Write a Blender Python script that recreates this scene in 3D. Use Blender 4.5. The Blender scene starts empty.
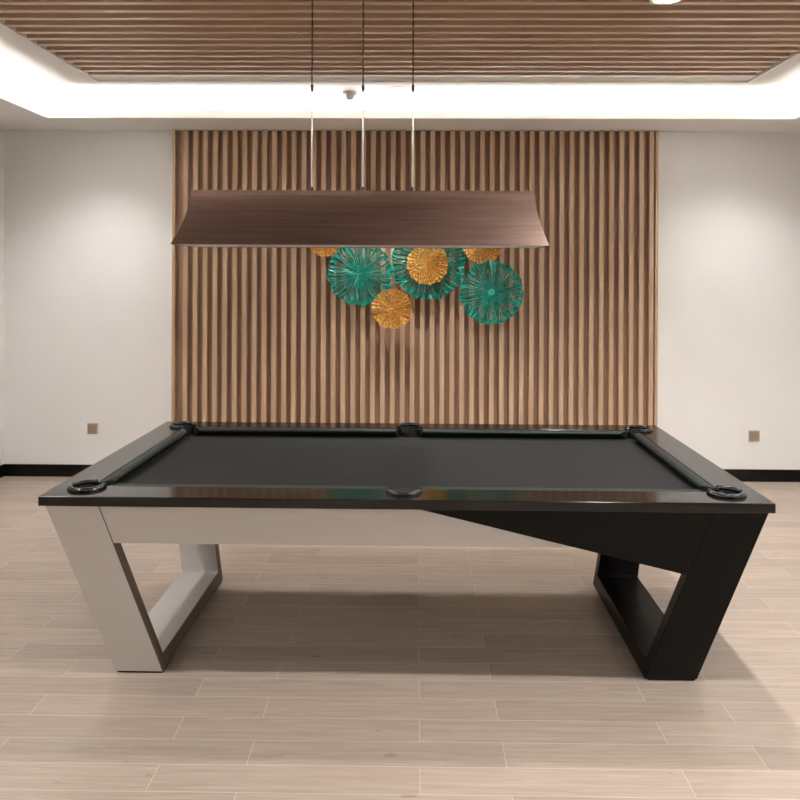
import bpy, bmesh, math, random
from mathutils import Vector, Matrix
random.seed(7)
S = bpy.context.scene
COL = S.collection
PI = math.pi

# ------------------------------------------------------------------ camera, world, light, exposure
cam_d = bpy.data.cameras.new('camera'); cam = bpy.data.objects.new('camera', cam_d); COL.objects.link(cam)
cam_d.sensor_width = 36.0; cam_d.lens = 755.36 * 36 / 800
cam_d.shift_x = -8.2 / 800; cam_d.shift_y = -127.1 / 800
cam.matrix_world = (Matrix.Translation((0.0437, -2.9174, 1.7036)) @ Matrix.Rotation(0.0118, 4, 'Z')
                    @ Matrix.Rotation(PI / 2, 4, 'X') @ Matrix.Rotation(0.0042, 4, 'Z'))
cam_d.clip_start = 0.05
S.camera = cam
w = bpy.data.worlds.new('world'); S.world = w; w.use_nodes = True
w.node_tree.nodes['Background'].inputs[0].default_value = (1, .95, .9, 1)
w.node_tree.nodes['Background'].inputs[1].default_value = 0.05
S.view_settings.view_transform = 'Standard'; S.view_settings.look = 'None'
S.view_settings.gamma = 1; S.view_settings.use_curve_mapping = False
S.view_settings.exposure = 0.42

# room numbers (metres): x right, y away from the camera, z up
XL, XR, YB, YF = -3.39, 3.50, 3.33, -5.2
SOF = 2.876                      # underside of the dropped border
CX0, CX1, CY1, CY0 = -2.785, 2.887, 2.812, -4.6   # inner edge of the border
LIP = 2.94
UP = 3.0355                      # plaster ceiling of the tray
SX0, SX1, SY1, SY0 = -2.2, 2.335, 2.36, -4.2   # recess with the wood slats
SLZ = 3.040

def area(name, loc, rot, sx, sy, power, color, spread=PI):
    d = bpy.data.lights.new(name, 'AREA'); d.shape = 'RECTANGLE'; d.size = sx; d.size_y = sy
    d.energy = power; d.color = color; d.spread = spread
    o = bpy.data.objects.new(name, d); COL.objects.link(o); o.location = loc; o.rotation_euler = rot
    return o
COVE = 33.0      # watts per metre of hidden strip
CC = (1.0, 0.985, 0.965)
zs = 2.897
area('cove_strip_light', ((CX0 + CX1) / 2, CY1 + .2, zs), (PI, 0, 0), CX1 - CX0 + .3, .05, COVE * 5.97, CC)
area('cove_strip_light', ((CX0 + CX1) / 2, CY0 - .15, zs), (PI, 0, 0), CX1 - CX0 + .3, .05, COVE * 5.97, CC)
area('cove_strip_light', (CX0 - .2, (CY0 + CY1) / 2, zs), (PI, 0, 0), .05, CY1 - CY0, COVE * 7.4, CC)
area('cove_strip_light', (CX1 + .2, (CY0 + CY1) / 2, zs), (PI, 0, 0), .05, CY1 - CY0, COVE * 7.4, CC)
DOWN = 100.0      # watts of each recessed downlight
DC = (1.0, 0.975, 0.945)
POWER = [1.3, 1.55, .95, 1.45, .95, 1.4, 1.4, .65]
BEAM = [130, 130, 108, 92, 108, 142, 142, 140]
BLEND = [.5, .5, 1, .7, 1, .5, .5, .5]
DOWNLIGHTS = [(1.25, 0.757), (1.25, -0.82), (-2.5, 2.57), (-0.1, 2.57), (2.6, 2.57), (-2.5, -0.82), (2.6, -0.82), (0, -3.6)]  # last entry is an unseen downlight added for ambient fill

# ------------------------------------------------------------------ materials
def mat(name, color, rough=.5, metal=0, spec=.5, coat=0, emis=None, es=0):
    m = bpy.data.materials.new(name); m.use_nodes = True
    b = m.node_tree.nodes['Principled BSDF']
    b.inputs['Base Color'].default_value = (*color, 1); b.inputs['Roughness'].default_value = rough
    b.inputs['Metallic'].default_value = metal; b.inputs['Specular IOR Level'].default_value = spec
    b.inputs['Coat Weight'].default_value = coat; b.inputs['Coat Roughness'].default_value = .05
    if emis: b.inputs['Emission Color'].default_value = (*emis, 1); b.inputs['Emission Strength'].default_value = es
    return m
def srgb(r, g, b):
    f = lambda c: (c / 255 / 12.92) if c / 255 <= .04045 else ((c / 255 + .055) / 1.055) ** 2.4
    return (f(r), f(g), f(b))
def noise_color(m, c1, c2, scale=(1, 1, 1), ns=5, detail=6, lo=.35, hi=.65, bump=0, rough=None):
    nt = m.node_tree; N = nt.nodes; L = nt.links; b = N['Principled BSDF']
    tc = N.new('ShaderNodeTexCoord'); mp = N.new('ShaderNodeMapping'); mp.inputs['Scale'].default_value = scale
    nz = N.new('ShaderNodeTexNoise'); nz.inputs['Scale'].default_value = ns; nz.inputs['Detail'].default_value = detail
    cr = N.new('ShaderNodeValToRGB'); cr.color_ramp.elements[0].position = lo; cr.color_ramp.elements[1].position = hi
    cr.color_ramp.elements[0].color = (*c1, 1); cr.color_ramp.elements[1].color = (*c2, 1)
    L.new(tc.outputs['Object'], mp.inputs[0]); L.new(mp.outputs[0], nz.inputs[0]); L.new(nz.outputs[0], cr.inputs[0])
    L.new(cr.outputs[0], b.inputs['Base Color'])
    if bump:
        bp = N.new('ShaderNodeBump'); bp.inputs['Strength'].default_value = bump; bp.inputs['Distance'].default_value = .002
        L.new(nz.outputs[0], bp.inputs['Height']); L.new(bp.outputs[0], b.inputs['Normal'])
    return m

M = {}
M['wall'] = noise_color(mat('wall_paint', (.7, .66, .6), .75, spec=.25), (.86, .85, .84), (.88, .87, .86), ns=2.5)
M['wall_dark'] = noise_color(mat('darkened_front_wall', (.08, .06, .05), .6, spec=.3), (.07, .055, .045), (.10, .08, .065), ns=3)  # unseen front wall, made dark so the table catches and reflects less light
M['plaster'] = mat('ceiling_plaster', (.80, .78, .75), .8, spec=.2)
M['wood'] = noise_color(mat('slat_wood', (.3, .2, .13), .5, spec=.35), srgb(178, 148, 122), srgb(196, 167, 140), scale=(9, 9, .6), ns=3, detail=4)
M['wood_x'] = noise_color(mat('ceiling_slat_wood', (.3, .2, .13), .3, spec=.6), srgb(190, 160, 132), srgb(204, 175, 147), scale=(.7, 6, 6), ns=3, detail=3)
M['wood_back'] = noise_color(mat('slat_backing', (.2, .13, .08), .6, spec=.3), srgb(146, 118, 96), srgb(160, 131, 108), scale=(14, 14, .7), ns=4)
M['dark_back'] = mat('ceiling_backing', srgb(70, 50, 36), .8)
M['baseboard'] = mat('baseboard_black', (.004, .004, .003), .35, spec=.2)
M['black_gloss'] = mat('black_lacquer', (.010, .009, .007), .12, spec=.5)
M['rail_gloss'] = noise_color(mat('rail_lacquer', (.02, .018, .016), .12, spec=.55), (.003, .0028, .0025), (.006, .005, .0045), scale=(1, 6, 1), ns=8)
M['black_satin'] = mat('black_satin_paint', (.003, .0028, .002), .32, spec=.13)
M['white_paint'] = mat('pale_satin_paint', srgb(202, 197, 193), .38, spec=.45)
M['inner_side_brown'] = mat('inner_side_brown', srgb(82, 66, 54), .45)
M['cloth'] = noise_color(mat('bed_cloth', (.03, .03, .032), .85, spec=.25), (.010, .010, .0102), (.014, .0138, .014), ns=60, bump=.1)
M['cushion'] = noise_color(mat('cushion_cloth', (.02, .03, .027), .5, spec=.28), (.004, .008, .007), (.006, .011, .0095), ns=60, bump=.1)
M['pocket'] = mat('pocket_plastic', (.006, .006, .007), .14, spec=.6)
M['well'] = mat('pocket_well', (.004, .004, .004), .8)
M['bronze'] = noise_color(mat('brushed_bronze', (.1, .06, .05), .42, metal=.75), srgb(112, 90, 80), srgb(128, 104, 93), scale=(.6, 8, 22), ns=4, bump=.05)
M['steel'] = mat('rod_steel', (.55, .53, .50), .28, metal=1)
M['dark_metal'] = mat('dark_cable', (.09, .06, .045), .45, metal=.4)
M['diffuser'] = mat('diffuser_acrylic', (.8, .78, .75), .4)
M['teal'] = noise_color(mat('teal_enamel', (.01, .25, .2), .25, metal=.1, spec=.7, coat=.5), srgb(14, 150, 134), srgb(60, 200, 180), ns=18, lo=.3, hi=.7)
M['gold'] = noise_color(mat('gold_leaf', (.6, .35, .08), .36, metal=.2, spec=.7), srgb(236, 172, 66), srgb(255, 216, 124), ns=30, lo=.3, hi=.7)
M['plate'] = mat('socket_metal', srgb(176, 160, 142), .4, metal=.2)
M['plate_dark'] = mat('socket_insert', srgb(158, 142, 124), .4, metal=.2)
M['white_plastic'] = mat('white_plastic', (.5, .46, .43), .4)
M['glow'] = mat('lamp_glow', (1, .9, .75), .5, emis=(1, .86, .66), es=22)
M['ring'] = mat('downlight_ring', (.75, .72, .68), .4)

def floor_mat():
    m = mat('floor_planks', (.5, .42, .36), .42, spec=.4); nt = m.node_tree; N = nt.nodes; L = nt.links; b = N['Principled BSDF']
    tc = N.new('ShaderNodeTexCoord'); mp = N.new('ShaderNodeMapping')
    mp.inputs['Location'].default_value = (9 - 0.06 - .3 + .9, 13.9 - 0.244 + .139, 0)
    L.new(tc.outputs['Object'], mp.inputs[0])
    def brick(c1, c2, mo, ms):
        br = N.new('ShaderNodeTexBrick'); br.offset = 1 / 3; br.offset_frequency = 2; br.squash = 1
        br.inputs['Scale'].default_value = 1; br.inputs['Brick Width'].default_value = .9; br.inputs['Row Height'].default_value = .139
        br.inputs['Mortar Size'].default_value = ms; br.inputs['Mortar Smooth'].default_value = .3; br.inputs['Bias'].default_value = 0
        br.inputs['Color1'].default_value = (*c1, 1); br.inputs['Color2'].default_value = (*c2, 1); br.inputs['Mortar'].default_value = (*mo, 1)
        L.new(mp.outputs[0], br.inputs[0]); return br
    br = brick(srgb(167, 153, 141), srgb(180, 165, 152), srgb(204, 193, 184), .0016)
    # long grain, shifted from plank to plank
    rnd = brick((0, 0, 0), (1, 1, 1), (.5, .5, .5), 0)
    sc = N.new('ShaderNodeVectorMath'); sc.operation = 'SCALE'; sc.inputs['Scale'].default_value = 17.0
    L.new(rnd.outputs[0], sc.inputs[0])
    ad = N.new('ShaderNodeVectorMath'); ad.operation = 'ADD'; L.new(mp.outputs[0], ad.inputs[0]); L.new(sc.outputs[0], ad.inputs[1])
    mp2 = N.new('ShaderNodeMapping'); mp2.inputs['Scale'].default_value = (1.5, 34, 1); L.new(ad.outputs[0], mp2.inputs[0])
    nz = N.new('ShaderNodeTexNoise'); nz.inputs['Scale'].default_value = 2.2; nz.inputs['Detail'].default_value = 9; nz.inputs['Roughness'].default_value = .62
    nz.inputs['Distortion'].default_value = .6
    L.new(mp2.outputs[0], nz.inputs[0])
    cr = N.new('ShaderNodeValToRGB'); cr.color_ramp.elements[0].position = .28; cr.color_ramp.elements[1].position = .72
    cr.color_ramp.elements[0].color = (.76, .735, .71, 1); cr.color_ramp.elements[1].color = (1.06, 1.06, 1.06, 1)
    L.new(nz.outputs[0], cr.inputs[0])
    nk = N.new('ShaderNodeTexNoise'); nk.inputs['Scale'].default_value = 9; nk.inputs['Detail'].default_value = 2
    mp3 = N.new('ShaderNodeMapping'); mp3.inputs['Scale'].default_value = (1, 2.6, 1); L.new(ad.outputs[0], mp3.inputs[0]); L.new(mp3.outputs[0], nk.inputs[0])
    ck = N.new('ShaderNodeValToRGB'); ck.color_ramp.elements[0].position = .24; ck.color_ramp.elements[1].position = .29
    ck.color_ramp.elements[0].color = (.78, .74, .70, 1); ck.color_ramp.elements[1].color = (1, 1, 1, 1)
    L.new(nk.outputs[0], ck.inputs[0])
    mx = N.new('ShaderNodeMix'); mx.data_type = 'RGBA'; mx.blend_type = 'MULTIPLY'; mx.inputs[0].default_value = 1
    L.new(br.outputs[0], mx.inputs[6]); L.new(cr.outputs[0], mx.inputs[7])
    mx2 = N.new('ShaderNodeMix'); mx2.data_type = 'RGBA'; mx2.blend_type = 'MULTIPLY'; mx2.inputs[0].default_value = 1
    L.new(mx.outputs[2], mx2.inputs[6]); L.new(ck.outputs[0], mx2.inputs[7])
    L.new(mx2.outputs[2], b.inputs['Base Color'])
    bp = N.new('ShaderNodeBump'); bp.inputs['Strength'].default_value = .12; bp.inputs['Distance'].default_value = .002
    L.new(nz.outputs[0], bp.inputs['Height']); L.new(bp.outputs[0], b.inputs['Normal'])
    return m
M['floor'] = floor_mat()

# ------------------------------------------------------------------ helpers
def obj(name, bm, m, parent=None, smooth=False, bevel=0, seg=2, kind=None):
    me = bpy.data.meshes.new(name)
    bmesh.ops.recalc_face_normals(bm, faces=bm.faces[:]); bm.to_mesh(me); bm.free()
    me.materials.append(m)
    if smooth:
        for p in me.polygons: p.use_smooth = True
    o = bpy.data.objects.new(name, me); COL.objects.link(o)
    if parent: o.parent = parent
    if bevel:
        md = o.modifiers.new('bevel', 'BEVEL'); md.width = bevel; md.segments = seg; md.limit_method = 'ANGLE'; md.angle_limit = math.radians(30)
    if kind: o['kind'] = kind
    return o
def thing(name, label, cat, loc=(0, 0, 0), rz=0, group=None):
    o = bpy.data.objects.new(name, None); COL.objects.link(o); o.empty_display_size = .1
    o.location = loc; o.rotation_euler = (0, 0, rz); o['label'] = label; o['category'] = cat
    if group: o['group'] = group
    return o
def box(bm, x0, x1, y0, y1, z0, z1):
    v = [bm.verts.new((x, y, z)) for x in (x0, x1) for y in (y0, y1) for z in (z0, z1)]
    for f in ((0, 1, 3, 2), (4, 6, 7, 5), (0, 4, 5, 1), (2, 3, 7, 6), (0, 2, 6, 4), (1, 5, 7, 3)):
        bm.faces.new([v[i] for i in f])
def bx(*a):
    bm = bmesh.new(); box(bm, *a); return bm
def prism(bm, A, B):
    a = [bm.verts.new(p) for p in A]; b = [bm.verts.new(p) for p in B]; n = len(a)
    bm.faces.new(a); bm.faces.new(b[::-1])
    for i in range(n): bm.faces.new((a[i], a[(i + 1) % n], b[(i + 1) % n], b[i]))
def lathe(bm, prof, n=32, c=(0, 0, 0), caps=True):
    rings = [[bm.verts.new((c[0] + r * math.cos(2 * PI * i / n), c[1] + r * math.sin(2 * PI * i / n), c[2] + z)) for i in range(n)] for r, z in prof]
    for a, b in zip(rings, rings[1:]):
        for i in range(n): bm.faces.new((a[i], a[(i + 1) % n], b[(i + 1) % n], b[i]))
    if caps: bm.faces.new(rings[0]); bm.faces.new(rings[-1])
def tube(bm, pts, r, n=12, closed=False):
    P = [Vector(p) for p in pts]; k = len(P); rings = []
    for i, p in enumerate(P):
        if closed: t = P[(i + 1) % k] - P[i - 1]
        else: t = P[min(i + 1, k - 1)] - P[max(i - 1, 0)]
        t.normalize(); up = Vector((0, 0, 1)) if abs(t.z) < .9 else Vector((1, 0, 0))
        s = t.cross(up).normalized(); u = s.cross(t)
        rings.append([bm.verts.new(p + (s * math.cos(2 * PI * j / n) + u * math.sin(2 * PI * j / n)) * r) for j in range(n)])
    for i in range(k if closed else k - 1):
        a, b = rings[i], rings[(i + 1) % k]
        for j in range(n): bm.faces.new((a[j], a[(j + 1) % n], b[(j + 1) % n], b[j]))
    if not closed: bm.faces.new(rings[0]); bm.faces.new(rings[-1])
def cut(o, cutter_bm):
    """subtract a mesh from o for good; the cutter is thrown away"""
    me = bpy.data.meshes.new('c'); bmesh.ops.recalc_face_normals(cutter_bm, faces=cutter_bm.faces[:]); cutter_bm.to_mesh(me); cutter_bm.free()
    c = bpy.data.objects.new('c', me); COL.objects.link(c); c.parent = o.parent
    md = o.modifiers.new('b', 'BOOLEAN'); md.operation = 'DIFFERENCE'; md.solver = 'EXACT'; md.object = c
    bpy.context.view_layer.update()
    dg = bpy.context.evaluated_depsgraph_get()
    new = bpy.data.meshes.new_from_object(o.evaluated_get(dg)); new.name = o.name
    o.modifiers.clear(); old = o.data; o.data = new
    bpy.data.meshes.remove(old); bpy.data.objects.remove(c); bpy.data.meshes.remove(me)

# ------------------------------------------------------------------ the room
T = .12
ZT = 3.3
obj('floor', bx(XL - T, XR + T, YF - T, YB + T, -.1, 0), M['floor'], kind='structure')
obj('wall_back', bx(XL - T, XR + T, YB, YB + T, 0, ZT), M['wall'], kind='structure')
obj('wall_front', bx(XL - T, XR + T, YF - T, YF, 0, ZT), M['wall_dark'], kind='structure')
obj('wall_left', bx(XL - T, XL, YF, YB, 0, ZT), M['wall'], kind='structure')
obj('wall_right', bx(XR, XR + T, YF, YB, 0, ZT), M['wall'], kind='structure')
# tray ceiling: dropped border with an upstand lip, plaster plane above with a recess for the slats
bm = bmesh.new()
def frame(bm, X0, X1, Y0, Y1, x0, x1, y0, y1, z0, z1):
    """rectangular ring between an outer and an inner rectangle"""
    O = [(X0, Y0), (X1, Y0), (X1, Y1), (X0, Y1)]; I = [(x0, y0), (x1, y0), (x1, y1), (x0, y1)]
    vo = [[bm.verts.new((*p, z)) for p in O] for z in (z0, z1)]; vi = [[bm.verts.new((*p, z)) for p in I] for z in (z0, z1)]
    for i in range(4):
        j = (i + 1) % 4
        bm.faces.new((vo[0][i], vo[0][j], vi[0][j], vi[0][i])); bm.faces.new((vo[1][i], vo[1][j], vi[1][j], vi[1][i]))
        bm.faces.new((vo[0][i], vo[0][j], vo[1][j], vo[1][i])); bm.faces.new((vi[0][i], vi[0][j], vi[1][j], vi[1][i]))
frame(bm, XL, XR, YF, YB, CX0, CX1, CY0, CY1, SOF, SOF + .015)
frame(bm, CX0 - .012, CX1 + .012, CY0 - .012, CY1 + .012, CX0, CX1, CY0, CY1, SOF + .015, LIP)
frame(bm, XL, XR, YF, YB, SX0, SX1, SY0, SY1, UP, UP + .12)
box(bm, SX0 - .05, SX1 + .05, SY0 - .05, SY1 + .05, UP + .12, UP + .16)
box(bm, SX0, SX1, 2.2315, SY1, UP + .014, UP + .12)      # plaster strip behind the last slat
obj('ceiling', bm, M['plaster'], kind='structure')
for nm, a in (('baseboard_back', None), ('baseboard_left', (XL, XL + .012, YF, YB - .012, 0, .1)), ('baseboard_right', (XR - .012, XR, YF, YB - .012, 0, .1))):
    if a: obj(nm, bx(*a), M['baseboard'], bevel=.002, kind='structure')
    else:
        bm = bmesh.new(); box(bm, XL, -1.974, YB - .012, YB, 0, .1); box(bm, 2.011, XR, YB - .012, YB, 0, .1)
        obj(nm, bm, M['baseboard'], bevel=.002, kind='structure')

# slatted wood panel on the back wall
PX0, PX1 = -1.972, 2.0087
t = thing('slatted_wall_panel', 'floor to ceiling brown wood panel of vertical slats on the back wall', 'wall panel', ((PX0 + PX1) / 2, YB, 0))
hw = (PX1 - PX0) / 2
obj('backing_board', bx(-hw, hw, -.016, 0, 0, SOF - .001), M['wood_back'], t)
bm = bmesh.new(); pitch = .0808; sw = .037
for i in range(48):
    xs = -1.8625 + 3.818 * i / 47 - (PX0 + PX1) / 2
    box(bm, xs - sw / 2, xs + sw / 2, -.06, -.016, 0, SOF - .003)
obj('slats', bm, M['wood'], t, bevel=.0015)
bm = bmesh.new(); box(bm, -hw, -hw + .022, -.06, -.016, 0, SOF - .002); obj('edge_trim', bm, M['wood'], t)
bm = bmesh.new(); box(bm, hw - .022, hw, -.06, -.016, 0, SOF - .002); obj('edge_trim', bm, M['wood'], t)

# slatted wood ceiling in the tray's recess
t = thing('slatted_ceiling_panel', 'brown wood slats running across the recess of the tray ceiling', 'ceiling panel', (0, 0, UP + .12))
obj('backing_board', bx(SX0, SX1, SY0, 2.2315, -.012, 0), M['dark_back'], t)
bm = bmesh.new(); k = 0; yy = 2.2066; zb = SLZ - (UP + .12)
while yy - .034 > SY0:
    box(bm, SX0 + .004, SX1 - .02, yy - .018, yy + .018, zb, -.012); yy -= .1146
obj('slats', bm, M['wood_x'], t)

# recessed downlights among the ceiling slats
def make_downlight(x, y):
    r = thing('downlight', '', 'ceiling light', (x, y, SLZ), 0, 'recessed downlights in the slatted ceiling')
    bm = bmesh.new(); lathe(bm, [(.066, -.004), (.082, -.004), (.084, 0), (.084, .06), (.066, .06), (.066, -.004)], 40, caps=False)
    obj('trim_ring', bm, M['ring'], r, smooth=False)
    bm = bmesh.new(); lathe(bm, [(.066, .010), (.066, .014)], 40); obj('lens', bm, M['glow'], r)
    return r
proto = None
for i, (x, y) in enumerate(DOWNLIGHTS):
    if proto is None: proto = make_downlight(x, y); o = proto
    else:
        o = proto.copy(); COL.objects.link(o); o.location = (x, y, SLZ)
        for ch in list(proto.children):
            c = ch.copy(); COL.objects.link(c); c.parent = o
    o.location.z = zc = SLZ if i in (0, 1, 7) else UP - .001
    o['label'] = ['recessed ceiling downlight in the wood slats above the right half of the pool table',
                  'recessed ceiling downlight in the wood slats in front of the pool table',
                  'recessed downlight in the bright white ceiling edge above the left wall socket', 'recessed downlight in the bright white ceiling edge above the metal flower discs',
                  'recessed downlight in the bright white ceiling edge above the right wall socket',
                  'recessed ceiling downlight in the white left border, nearer the front wall', 'recessed ceiling downlight in the white right border, nearer the front wall',
                  'unseen fill downlight added in the wood slats by the front wall'][i]
    d = bpy.data.lights.new('downlight_bulb', 'SPOT'); d.energy = DOWN * POWER[i]; d.color = DC; d.spot_size = math.radians(BEAM[i]); d.spot_blend = BLEND[i]; d.shadow_soft_size = .045
    lo = bpy.data.objects.new('downlight_bulb', d); COL.objects.link(lo); lo.location = (x, y, zc - .006)

# ------------------------------------------------------------------ pool table
L, W, TH, RY = 2.852, 1.4882, .8263, -.0076
ZT_ = TH - .038                      # underside of the rail board
H2, W2 = L / 2, W / 2
tb = thing('pool_table', 'large pool table with dark cloth, glossy black rails and slanted half white half black base', 'pool table', (0, W2, 0), RY)
FOOT = .009
def xir(z): return 1.003 + (1.200 - 1.003) * z / ZT_
def yf(z): return -W2 + .02 + (.266 - .02) * (1 - z / ZT_)
def xo(z): return 1.2232 + (1.412 - 1.2232) * z / ZT_
def xi(z): return 1.0199 + (1.1966 - 1.0199) * z / ZT_
# rails
bm = bmesh.new(); RW = .15
frame(bm, -H2, H2, -W2, W2, -H2 + RW, H2 - RW, -W2 + RW, W2 - RW, ZT_, TH)
rail = obj('rail_frame', bm, M['rail_gloss'], tb)
BZ = TH - .045
bed = obj('bed_cloth', bx(-H2 + RW - .001, H2 - RW + .001, -W2 + RW - .001, W2 - RW + .001, BZ - .03, BZ), M['cloth'], tb)
PC = [(sx * (H2 - .137), sy * (W2 - .130), .056) for sx in (-1, 1) for sy in (-1, 1)]
PM = [(0, sy * (W2 - .118), .054) for sy in (-1, 1)]
def cyl(bm, x, y, r, z0, z1, n=48): lathe(bm, [(r, z0), (r, z1)], n, (x, y, 0))
for o in (rail, bed):
    bm = bmesh.new()
    for x, y, r in PC + PM: cyl(bm, x, y, r, TH - .3, TH + .2)
    cut(o, bm)
md = rail.modifiers.new('bevel', 'BEVEL'); md.width = .003; md.segments = 3; md.limit_method = 'ANGLE'; md.angle_limit = math.radians(50)
# cushions
def cushion(a, b, inward, m0, m1):
    """a..b along the rail edge, profile sticks out along inward; m0/m1 = how much each end is cut back at the nose"""
    a = Vector(a); b = Vector(b); d = (b - a).normalized(); n = Vector(inward)
    prof = [(0, TH - .001), (.030, TH + .001), (.045, TH - .003), (.050, TH - .010), (.048, TH - .015), (.018, BZ + .001), (0, BZ + .001)]
    bm = bmesh.new()
    A = [a + n * u + d * m0 * u + Vector((0, 0, z)) for u, z in prof]
    B = [b + n * u - d * m1 * u + Vector((0, 0, z)) for u, z in prof]
    prism(bm, A, B)
    obj('cushion', bm, M['cushion'], tb, bevel=.0025)
xe, ye = H2 - RW, W2 - RW
for sy in (-1, 1):
    for sx in (-1, 1):
        cushion((sx * .060, sy * ye, 0), (sx * (xe - .052), sy * ye, 0), (0, -sy, 0), .35, 1.0)
for sx in (-1, 1):
    cushion((sx * xe, -ye + .052, 0), (sx * xe, ye - .052, 0), (-sx, 0, 0), 1.0, 1.0)
# pockets
def pocket(x, y, r, ang, openang):
    bm = bmesh.new()
    pts = []; a0 = ang + openang / 2; a1 = ang + 2 * PI - openang / 2; n = 40
    for i in range(n + 1):
        a = a0 + (a1 - a0) * i / n
        pts.append((x + (r + .008) * math.cos(a), y + (r + .008) * math.sin(a), TH + .004))
    tube(bm, pts, .012, 12)
    o = obj('pocket', bm, M['pocket'], tb, smooth=True)
    bm = bmesh.new(); lathe(bm, [(r - .001, TH + .004), (r - .004, TH - .02), (r - .006, TH - .09), (.01, TH - .10)], 40, (x, y, 0), caps=False)
    # keep only the wall away from the playing field above the bed
    kill = [f for f in bm.faces if f.calc_center_median().z > BZ - .005 and math.cos(math.atan2(f.calc_center_median().y - y, f.calc_center_median().x - x) - ang) > math.cos(openang / 2)]
    bmesh.ops.delete(bm, geom=kill, context='FACES')
    obj('pocket_liner', bm, M['well'], o, smooth=True)
for x, y, r in PC: pocket(x, y, r, math.atan2(-y, -x) if False else math.atan2(-math.copysign(1, y), -math.copysign(1, x)), math.radians(70))
for x, y, r in PM: pocket(x, y, r, math.atan2(-y, 0), math.radians(150))

# front and back apron plates lying in the slanted planes
TK = .03
def plate(poly, m, sy, name, label=None):
    """poly = (x, z) corners in the slanted plane; sy -1 front, +1 back"""
    bm = bmesh.new()
    A = [(x, yf(z) * (1 if sy < 0 else -1), z) for x, z in poly]
    B = [(x, (yf(z) + TK) * (1 if sy < 0 else -1), z) for x, z in poly]
    prism(bm, A, B); o = obj(name, bm, m, tb, bevel=.0015 if m is M['white_paint'] else .0003)
    if label: o['label'] = label
AZ, AX, RZ = .621, .0446, .505
xr = xir(RZ)
dx = lambda z: AX + (xr - AX) * (ZT_ - z) / (ZT_ - RZ)     # diagonal seam
g = .0018
for sy in (-1, 1):
    plate([(-xi(ZT_) + g, ZT_), (-xi(AZ) + g, AZ), (dx(AZ), AZ), (AX, ZT_)], M['white_paint'], sy, 'apron', 'white apron')
    plate([(AX + .001, ZT_), (dx(AZ) + .001, AZ), (xr - .0005, RZ), (xir(ZT_) - .0005, ZT_)], M['black_satin'], sy, 'apron', 'black tapering apron')
# end aprons
for sx, m, zz in ((-1, M['white_paint'], AZ), (1, M['black_satin'], .56)):
    bm = bmesh.new(); A = []; B = []
    for y_s, z in ((-1, ZT_), (-1, zz), (1, zz), (1, ZT_)):
        yv = (yf(z) + .061) * (1 if y_s < 0 else -1)
        A.append((sx * (xo(z) - .002), yv, z)); B.append((sx * (xo(z) - .035), yv, z))
    prism(bm, A, B); obj('end_apron', bm, m, tb, bevel=.0015)
# cabinet carrying the slate
obj('slate_bed', bx(-H2 + RW + .03, H2 - RW - .03, -W2 + RW + .02, W2 - RW - .02, .68, BZ - .101), M['black_satin'], tb)
obj('slate_support', bx(-1.1, 1.1, -.45, .45, BZ - .1005, BZ - .0305), M['black_satin'], tb)
# loop shaped base frames
def base(sx, m, label):
    FT = .06
    prof = [(yf(ZT_), ZT_), (yf(FOOT), FOOT), (-yf(FOOT), FOOT), (-yf(ZT_), ZT_), (-yf(ZT_) - FT, ZT_), (-yf(FT + FOOT) - FT, FT + FOOT), (yf(FT + FOOT) + FT, FT + FOOT), (yf(ZT_) + FT, ZT_)]
    bm = bmesh.new()
    prism(bm, [(sx * xo(z), y, z) for y, z in prof], [(sx * (xi if sx < 0 else xir)(z), y, z) for y, z in prof])
    o = obj('base_frame', bm, m, tb, bevel=.0045, seg=3); o['label'] = label
    if sx < 0:      # the inner side faces are coloured dark brown
        o.data.materials.append(M['inner_side_brown'])
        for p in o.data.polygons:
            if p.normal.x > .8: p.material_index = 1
    xa, xb = sorted((sx * (xi(0) + .006), sx * (xo(0) - .004)))
    for ya, yb in ((yf(0) + .006, yf(0) + .15), (-yf(0) - .15, -yf(0) - .006)):
        obj('foot_pad', bx(xa, xb, ya, yb, 0, FOOT), M['black_satin'], o)
base(-1, M['white_paint'], 'white base frame')
base(1, M['black_satin'], 'black base frame')

# ------------------------------------------------------------------ pendant lamp
LX, LY, LZ0, LZ1 = -.2215, W2, 1.831, 2.098
t = thing('pendant_lamp', 'long dark bronze flared pendant lamp hanging on three rods over the pool table', 'lamp', (LX, LY, LZ0))
bm = bmesh.new(); NZ = 20; HL = LZ1 - LZ0
def ring(tt, off):
    fl = tt ** 1.75
    hx = .8255 + .046 * fl - off; hy = .040 + .16 * fl - off; z = HL * (1 - tt)
    pts = []; nx = 24
    for i in range(nx): pts.append((-hx + 2 * hx * i / nx, -hy, z))
    for i in range(6): pts.append((hx, -hy + 2 * hy * i / 6, z))
    for i in range(nx): pts.append((hx - 2 * hx * i / nx, hy, z))
    for i in range(6): pts.append((-hx, hy - 2 * hy * i / 6, z))
    return pts
R1 = [[bm.verts.new(p) for p in ring(i / NZ, 0)] for i in range(NZ + 1)]
R2 = [[bm.verts.new(p) for p in ring(i / NZ, .005)] for i in range(NZ + 1)]
n = len(R1[0])
for R in (R1, R2):
    for a, b in zip(R, R[1:]):
        for j in range(n): bm.faces.new((a[j], a[(j + 1) % n], b[(j + 1) % n], b[j]))
for j in range(n): bm.faces.new((R1[-1][j], R1[-1][(j + 1) % n], R2[-1][(j + 1) % n], R2[-1][j]))
bm.faces.new(R1[0]); bm.faces.new(R2[0])
sh = obj('lamp_shade', bm, M['bronze'], t)
for p in sh.data.polygons: p.use_smooth = True
sh.data.set_sharp_from_angle(angle=math.radians(35))
bm = bmesh.new(); box(bm, -.8715 + .008, .8715 - .008, -.2 + .008, .2 - .008, .0015, .006); obj('diffuser', bm, M['diffuser'], t)
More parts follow.
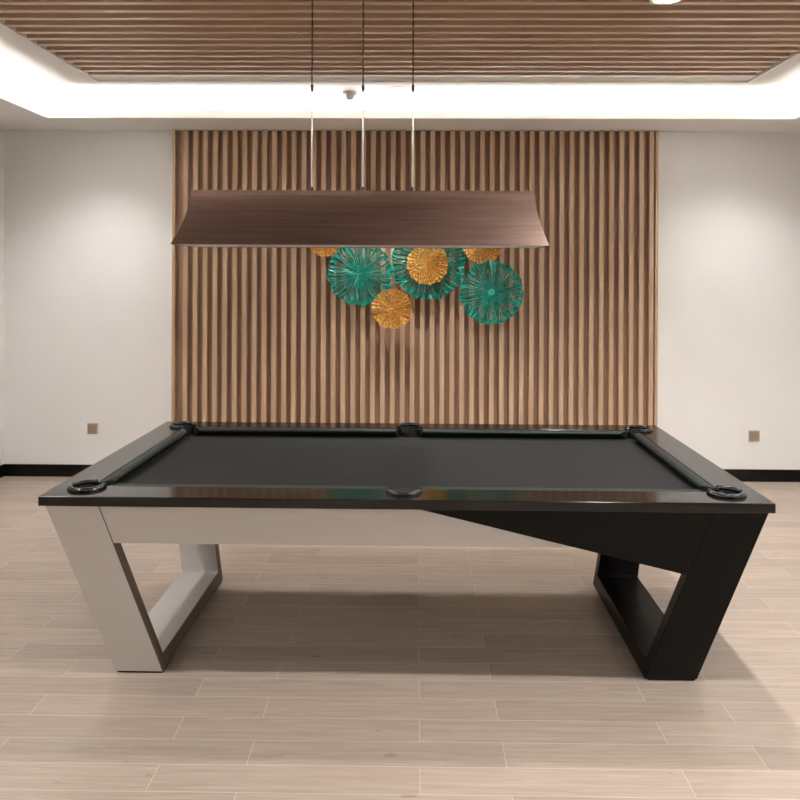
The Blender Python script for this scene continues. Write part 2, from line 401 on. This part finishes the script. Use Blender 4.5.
for dx_ in (-.2485, -.0005, .2415):
    bm = bmesh.new(); cyl(bm, dx_, 0, .0036, HL - .002, 2.60 - LZ0, 12); rod = obj('rod', bm, M['steel'], t, smooth=False)
    bm = bmesh.new(); lathe(bm, [(.007, HL), (.009, HL + .004), (.009, HL + .014), (.0045, HL + .022)], 16, (dx_, 0, 0)); obj('rod_socket', bm, M['dark_metal'], rod)
    bm = bmesh.new(); lathe(bm, [(.0036, -.02), (.0075, -.012), (.0075, .010), (.003, .018)], 16, (dx_, 0, 2.60 - LZ0)); obj('connector', bm, M['dark_metal'], rod)
    bm = bmesh.new()
    for s in (0, 1):
        pts = [(dx_ + .0022 * math.cos(z * 70 + s * PI), .0022 * math.sin(z * 70 + s * PI), z) for z in [2.61 - LZ0 + (SLZ - .003 - 2.61) * i / 90 for i in range(91)]]
        tube(bm, pts, .0026, 6)
    obj('cable', bm, M['dark_metal'], t, smooth=True)
bm = bmesh.new(); box(bm, -.33, .31, -.035, .035, SLZ - LZ0 - .0042, SLZ - LZ0 - .0002); obj('ceiling_canopy', bm, M['dark_metal'], t, bevel=.001)

# ------------------------------------------------------------------ openwork metal discs on the slats
def disc_bm(R, nsp, seed, cup=.018, fold=.008, gold=False):
    rs = random.Random(seed); bm = bmesh.new()
    NT = nsp * 6; NR = 18
    jit = [rs.uniform(-.35, .35) for _ in range(nsp)]
    depth0 = [rs.uniform(.16, .42) for _ in range(nsp)]; depth1 = [rs.uniform(.84, .95) for _ in range(nsp)]
    lob = rs.randint(9, 12); ph = rs.uniform(0, 6.28)
    def rad(th): return R * (1 + .028 * math.sin(lob * th + ph) + .014 * math.sin((lob * 2 + 1) * th) + .018 * abs(math.sin(nsp * .5 * th)))
    V = {}
    for i in range(NT):
        th0 = 2 * PI * i / NT
        for j in range(1, NR + 1):
            u = j / NR
            th = th0 + .05 * math.sin(9 * u + i * .21 + seed) * u
            rr = rad(th0) * u
            h = cup * (u ** 1.6) + fold * u * math.sin(5 * th0 + seed) + fold * .5 * u * math.sin(lob * th0 + ph + 3 * u) + .003 * math.cos(nsp * th0) * u * 0 - .012 * (math.cos(nsp * th0) * .5 + .25 * math.cos(2 * nsp * th0 + 1)) * min(1, u * 1.6)
            V[i, j] = bm.verts.new((rr * math.cos(th), -h - .004, rr * math.sin(th)))
    c = bm.verts.new((0, -.008, 0))
    for i in range(NT):
        k, q = divmod(i, 6); i2 = (i + 1) % NT
        bm.faces.new((c, V[i, 1], V[i2, 1]))
        for j in range(1, NR):
            u = (j + .5) / NR
            if gold:
                hole = (q in (1, 2) and u > .3 and (j + k) % 4 in (0, 1) and j < NR - 1 and rs.random() < .85) or (q in (4,) and u > .6 and (j + 2 * k) % 4 == 0 and j < NR - 1)
            else:
                hole = (q == (1 if k % 2 else 2) or (q in (1, 2) and u > .5 and k % 3)) and depth0[k] < u < depth1[k]
                if u > .58 and q in (4, 5) and depth1[(k * 7 + 3) % nsp] - .03 > u and (k % 4 != 3): hole = q == 4
                if hole and (k * 5 + j) % 11 == 0: hole = False
            if not hole: bm.faces.new((V[i, j], V[i2, j], V[i2, j + 1], V[i, j + 1]))
    bmesh.ops.solidify(bm, geom=bm.faces[:], thickness=.004 if gold else .009)
    return bm
DF = YB - .06      # front of the slats
def wall_pos(px, py, y):
    """helper: the place on the plane y whose reading in the survey was px, py"""
    D0 = y + 2.9174; c, s = math.cos(.0118), math.sin(.0118)
    a0, b0 = px - 408.2, py - 272.9; a = a0 + b0 * .0042; b = b0 - a0 * .0042
    k = a / 755.36; dxw = D0 * (k * c - s) / (c + k * s); yd = -dxw * s + D0 * c
    return (.0437 + dxw, 1.7036 - b * yd / 755.36, yd)
def art(px, py, rpx, proud, color, seed, label, nsp, cup=.016, rot=0, hub=False):
    y = DF - proud; X, Z, yd = wall_pos(px, py, y - .02)
    r = thing('metal_flower_disc', label, 'wall art', (X, DF, Z), 0, 'teal and gold metal flower discs on the slatted wall')
    R = rpx * yd / 755.36
    d = obj('disc', disc_bm(R, nsp, seed, cup, gold=color == 'gold'), M[color], r, smooth=False); d.location = (0, -proud, 0); d.rotation_euler = (0, rot, 0)
    bm = bmesh.new(); lathe(bm, [(.012, 0), (.012, proud + .004)], 12); s = obj('mounting_stud', bm, M['dark_metal'], r); s.rotation_euler = (PI / 2, 0, 0)
    if hub:
        bm = bmesh.new(); lathe(bm, [(.027, proud - .005), (.027, proud + .008), (.020, proud + .012)], 24); h_ = obj('hub', bm, M[color], r); h_.rotation_euler = (PI / 2, 0, 0)
    return r, R
art(360, 273.5, 31.5, .060, 'teal', 3, 'teal openwork metal flower disc at the left of the wall sculpture', 38)
big, RB = art(428.5, 262.5, 36.5, .030, 'teal', 11, 'largest teal metal flower disc, with a gold disc over its centre', 46, cup=.022)
gR = 20.3 * 6.1 / 755.36
g_ = obj('centre_disc', disc_bm(gR, 34, 5, .016, .006, gold=True), M['gold'], big); g_.location = (-.008, -.078, -.012); g_['label'] = 'gold centre disc'
bm = bmesh.new(); lathe(bm, [(.008, .03), (.008, .084)], 12); s_ = obj('centre_stud', bm, M['dark_metal'], big); s_.rotation_euler = (PI / 2, 0, 0); s_.location = (-.008, 0, -.012)
art(491.5, 292.5, 31.3, .085, 'teal', 21, 'lowest teal metal flower disc, furthest right on the wall', 40, rot=.4, hub=True)
art(392, 308.8, 19.6, .110, 'gold', 31, 'lowest gold metal flower disc, below the two left teal discs', 32, cup=.02)
art(325, 238.5, 17.8, .030, 'gold', 41, 'gold metal flower disc peeking below the lamp, furthest left', 30, cup=.02)
art(482.5, 244.5, 19.2, .030, 'gold', 51, 'gold metal flower disc above the right teal disc, half behind lamp', 32, cup=.02)

# ------------------------------------------------------------------ small fittings
for X, Z, lb in ((-2.645, .40, 'square bronze wall socket left of the slatted panel'), (2.82, .375, 'square bronze wall socket right of the slatted panel')):
    r = thing('wall_socket', lb, 'socket', (X, YB, Z), 0, 'wall sockets on the back wall')
    obj('plate', bx(-.044, .044, -.009, 0, -.044, .044), M['plate'], r, bevel=.002)
    obj('insert', bx(-.033, .033, -.0115, -.009, -.033, .033), M['plate_dark'], r, bevel=.001)
r = thing('smoke_detector', 'round white smoke detector under the white ceiling border', 'detector', (-.457, 2.66, UP))
bm = bmesh.new(); lathe(bm, [(.060, 0), (.060, -.022), (.054, -.028), (.036, -.032)], 32); obj('housing', bm, M['white_plastic'], r)
bm = bmesh.new(); lathe(bm, [(.034, -.030), (.034, -.044), (.028, -.056), (.012, -.058)], 24); obj('sensor_chamber', bm, M['white_plastic'], r)
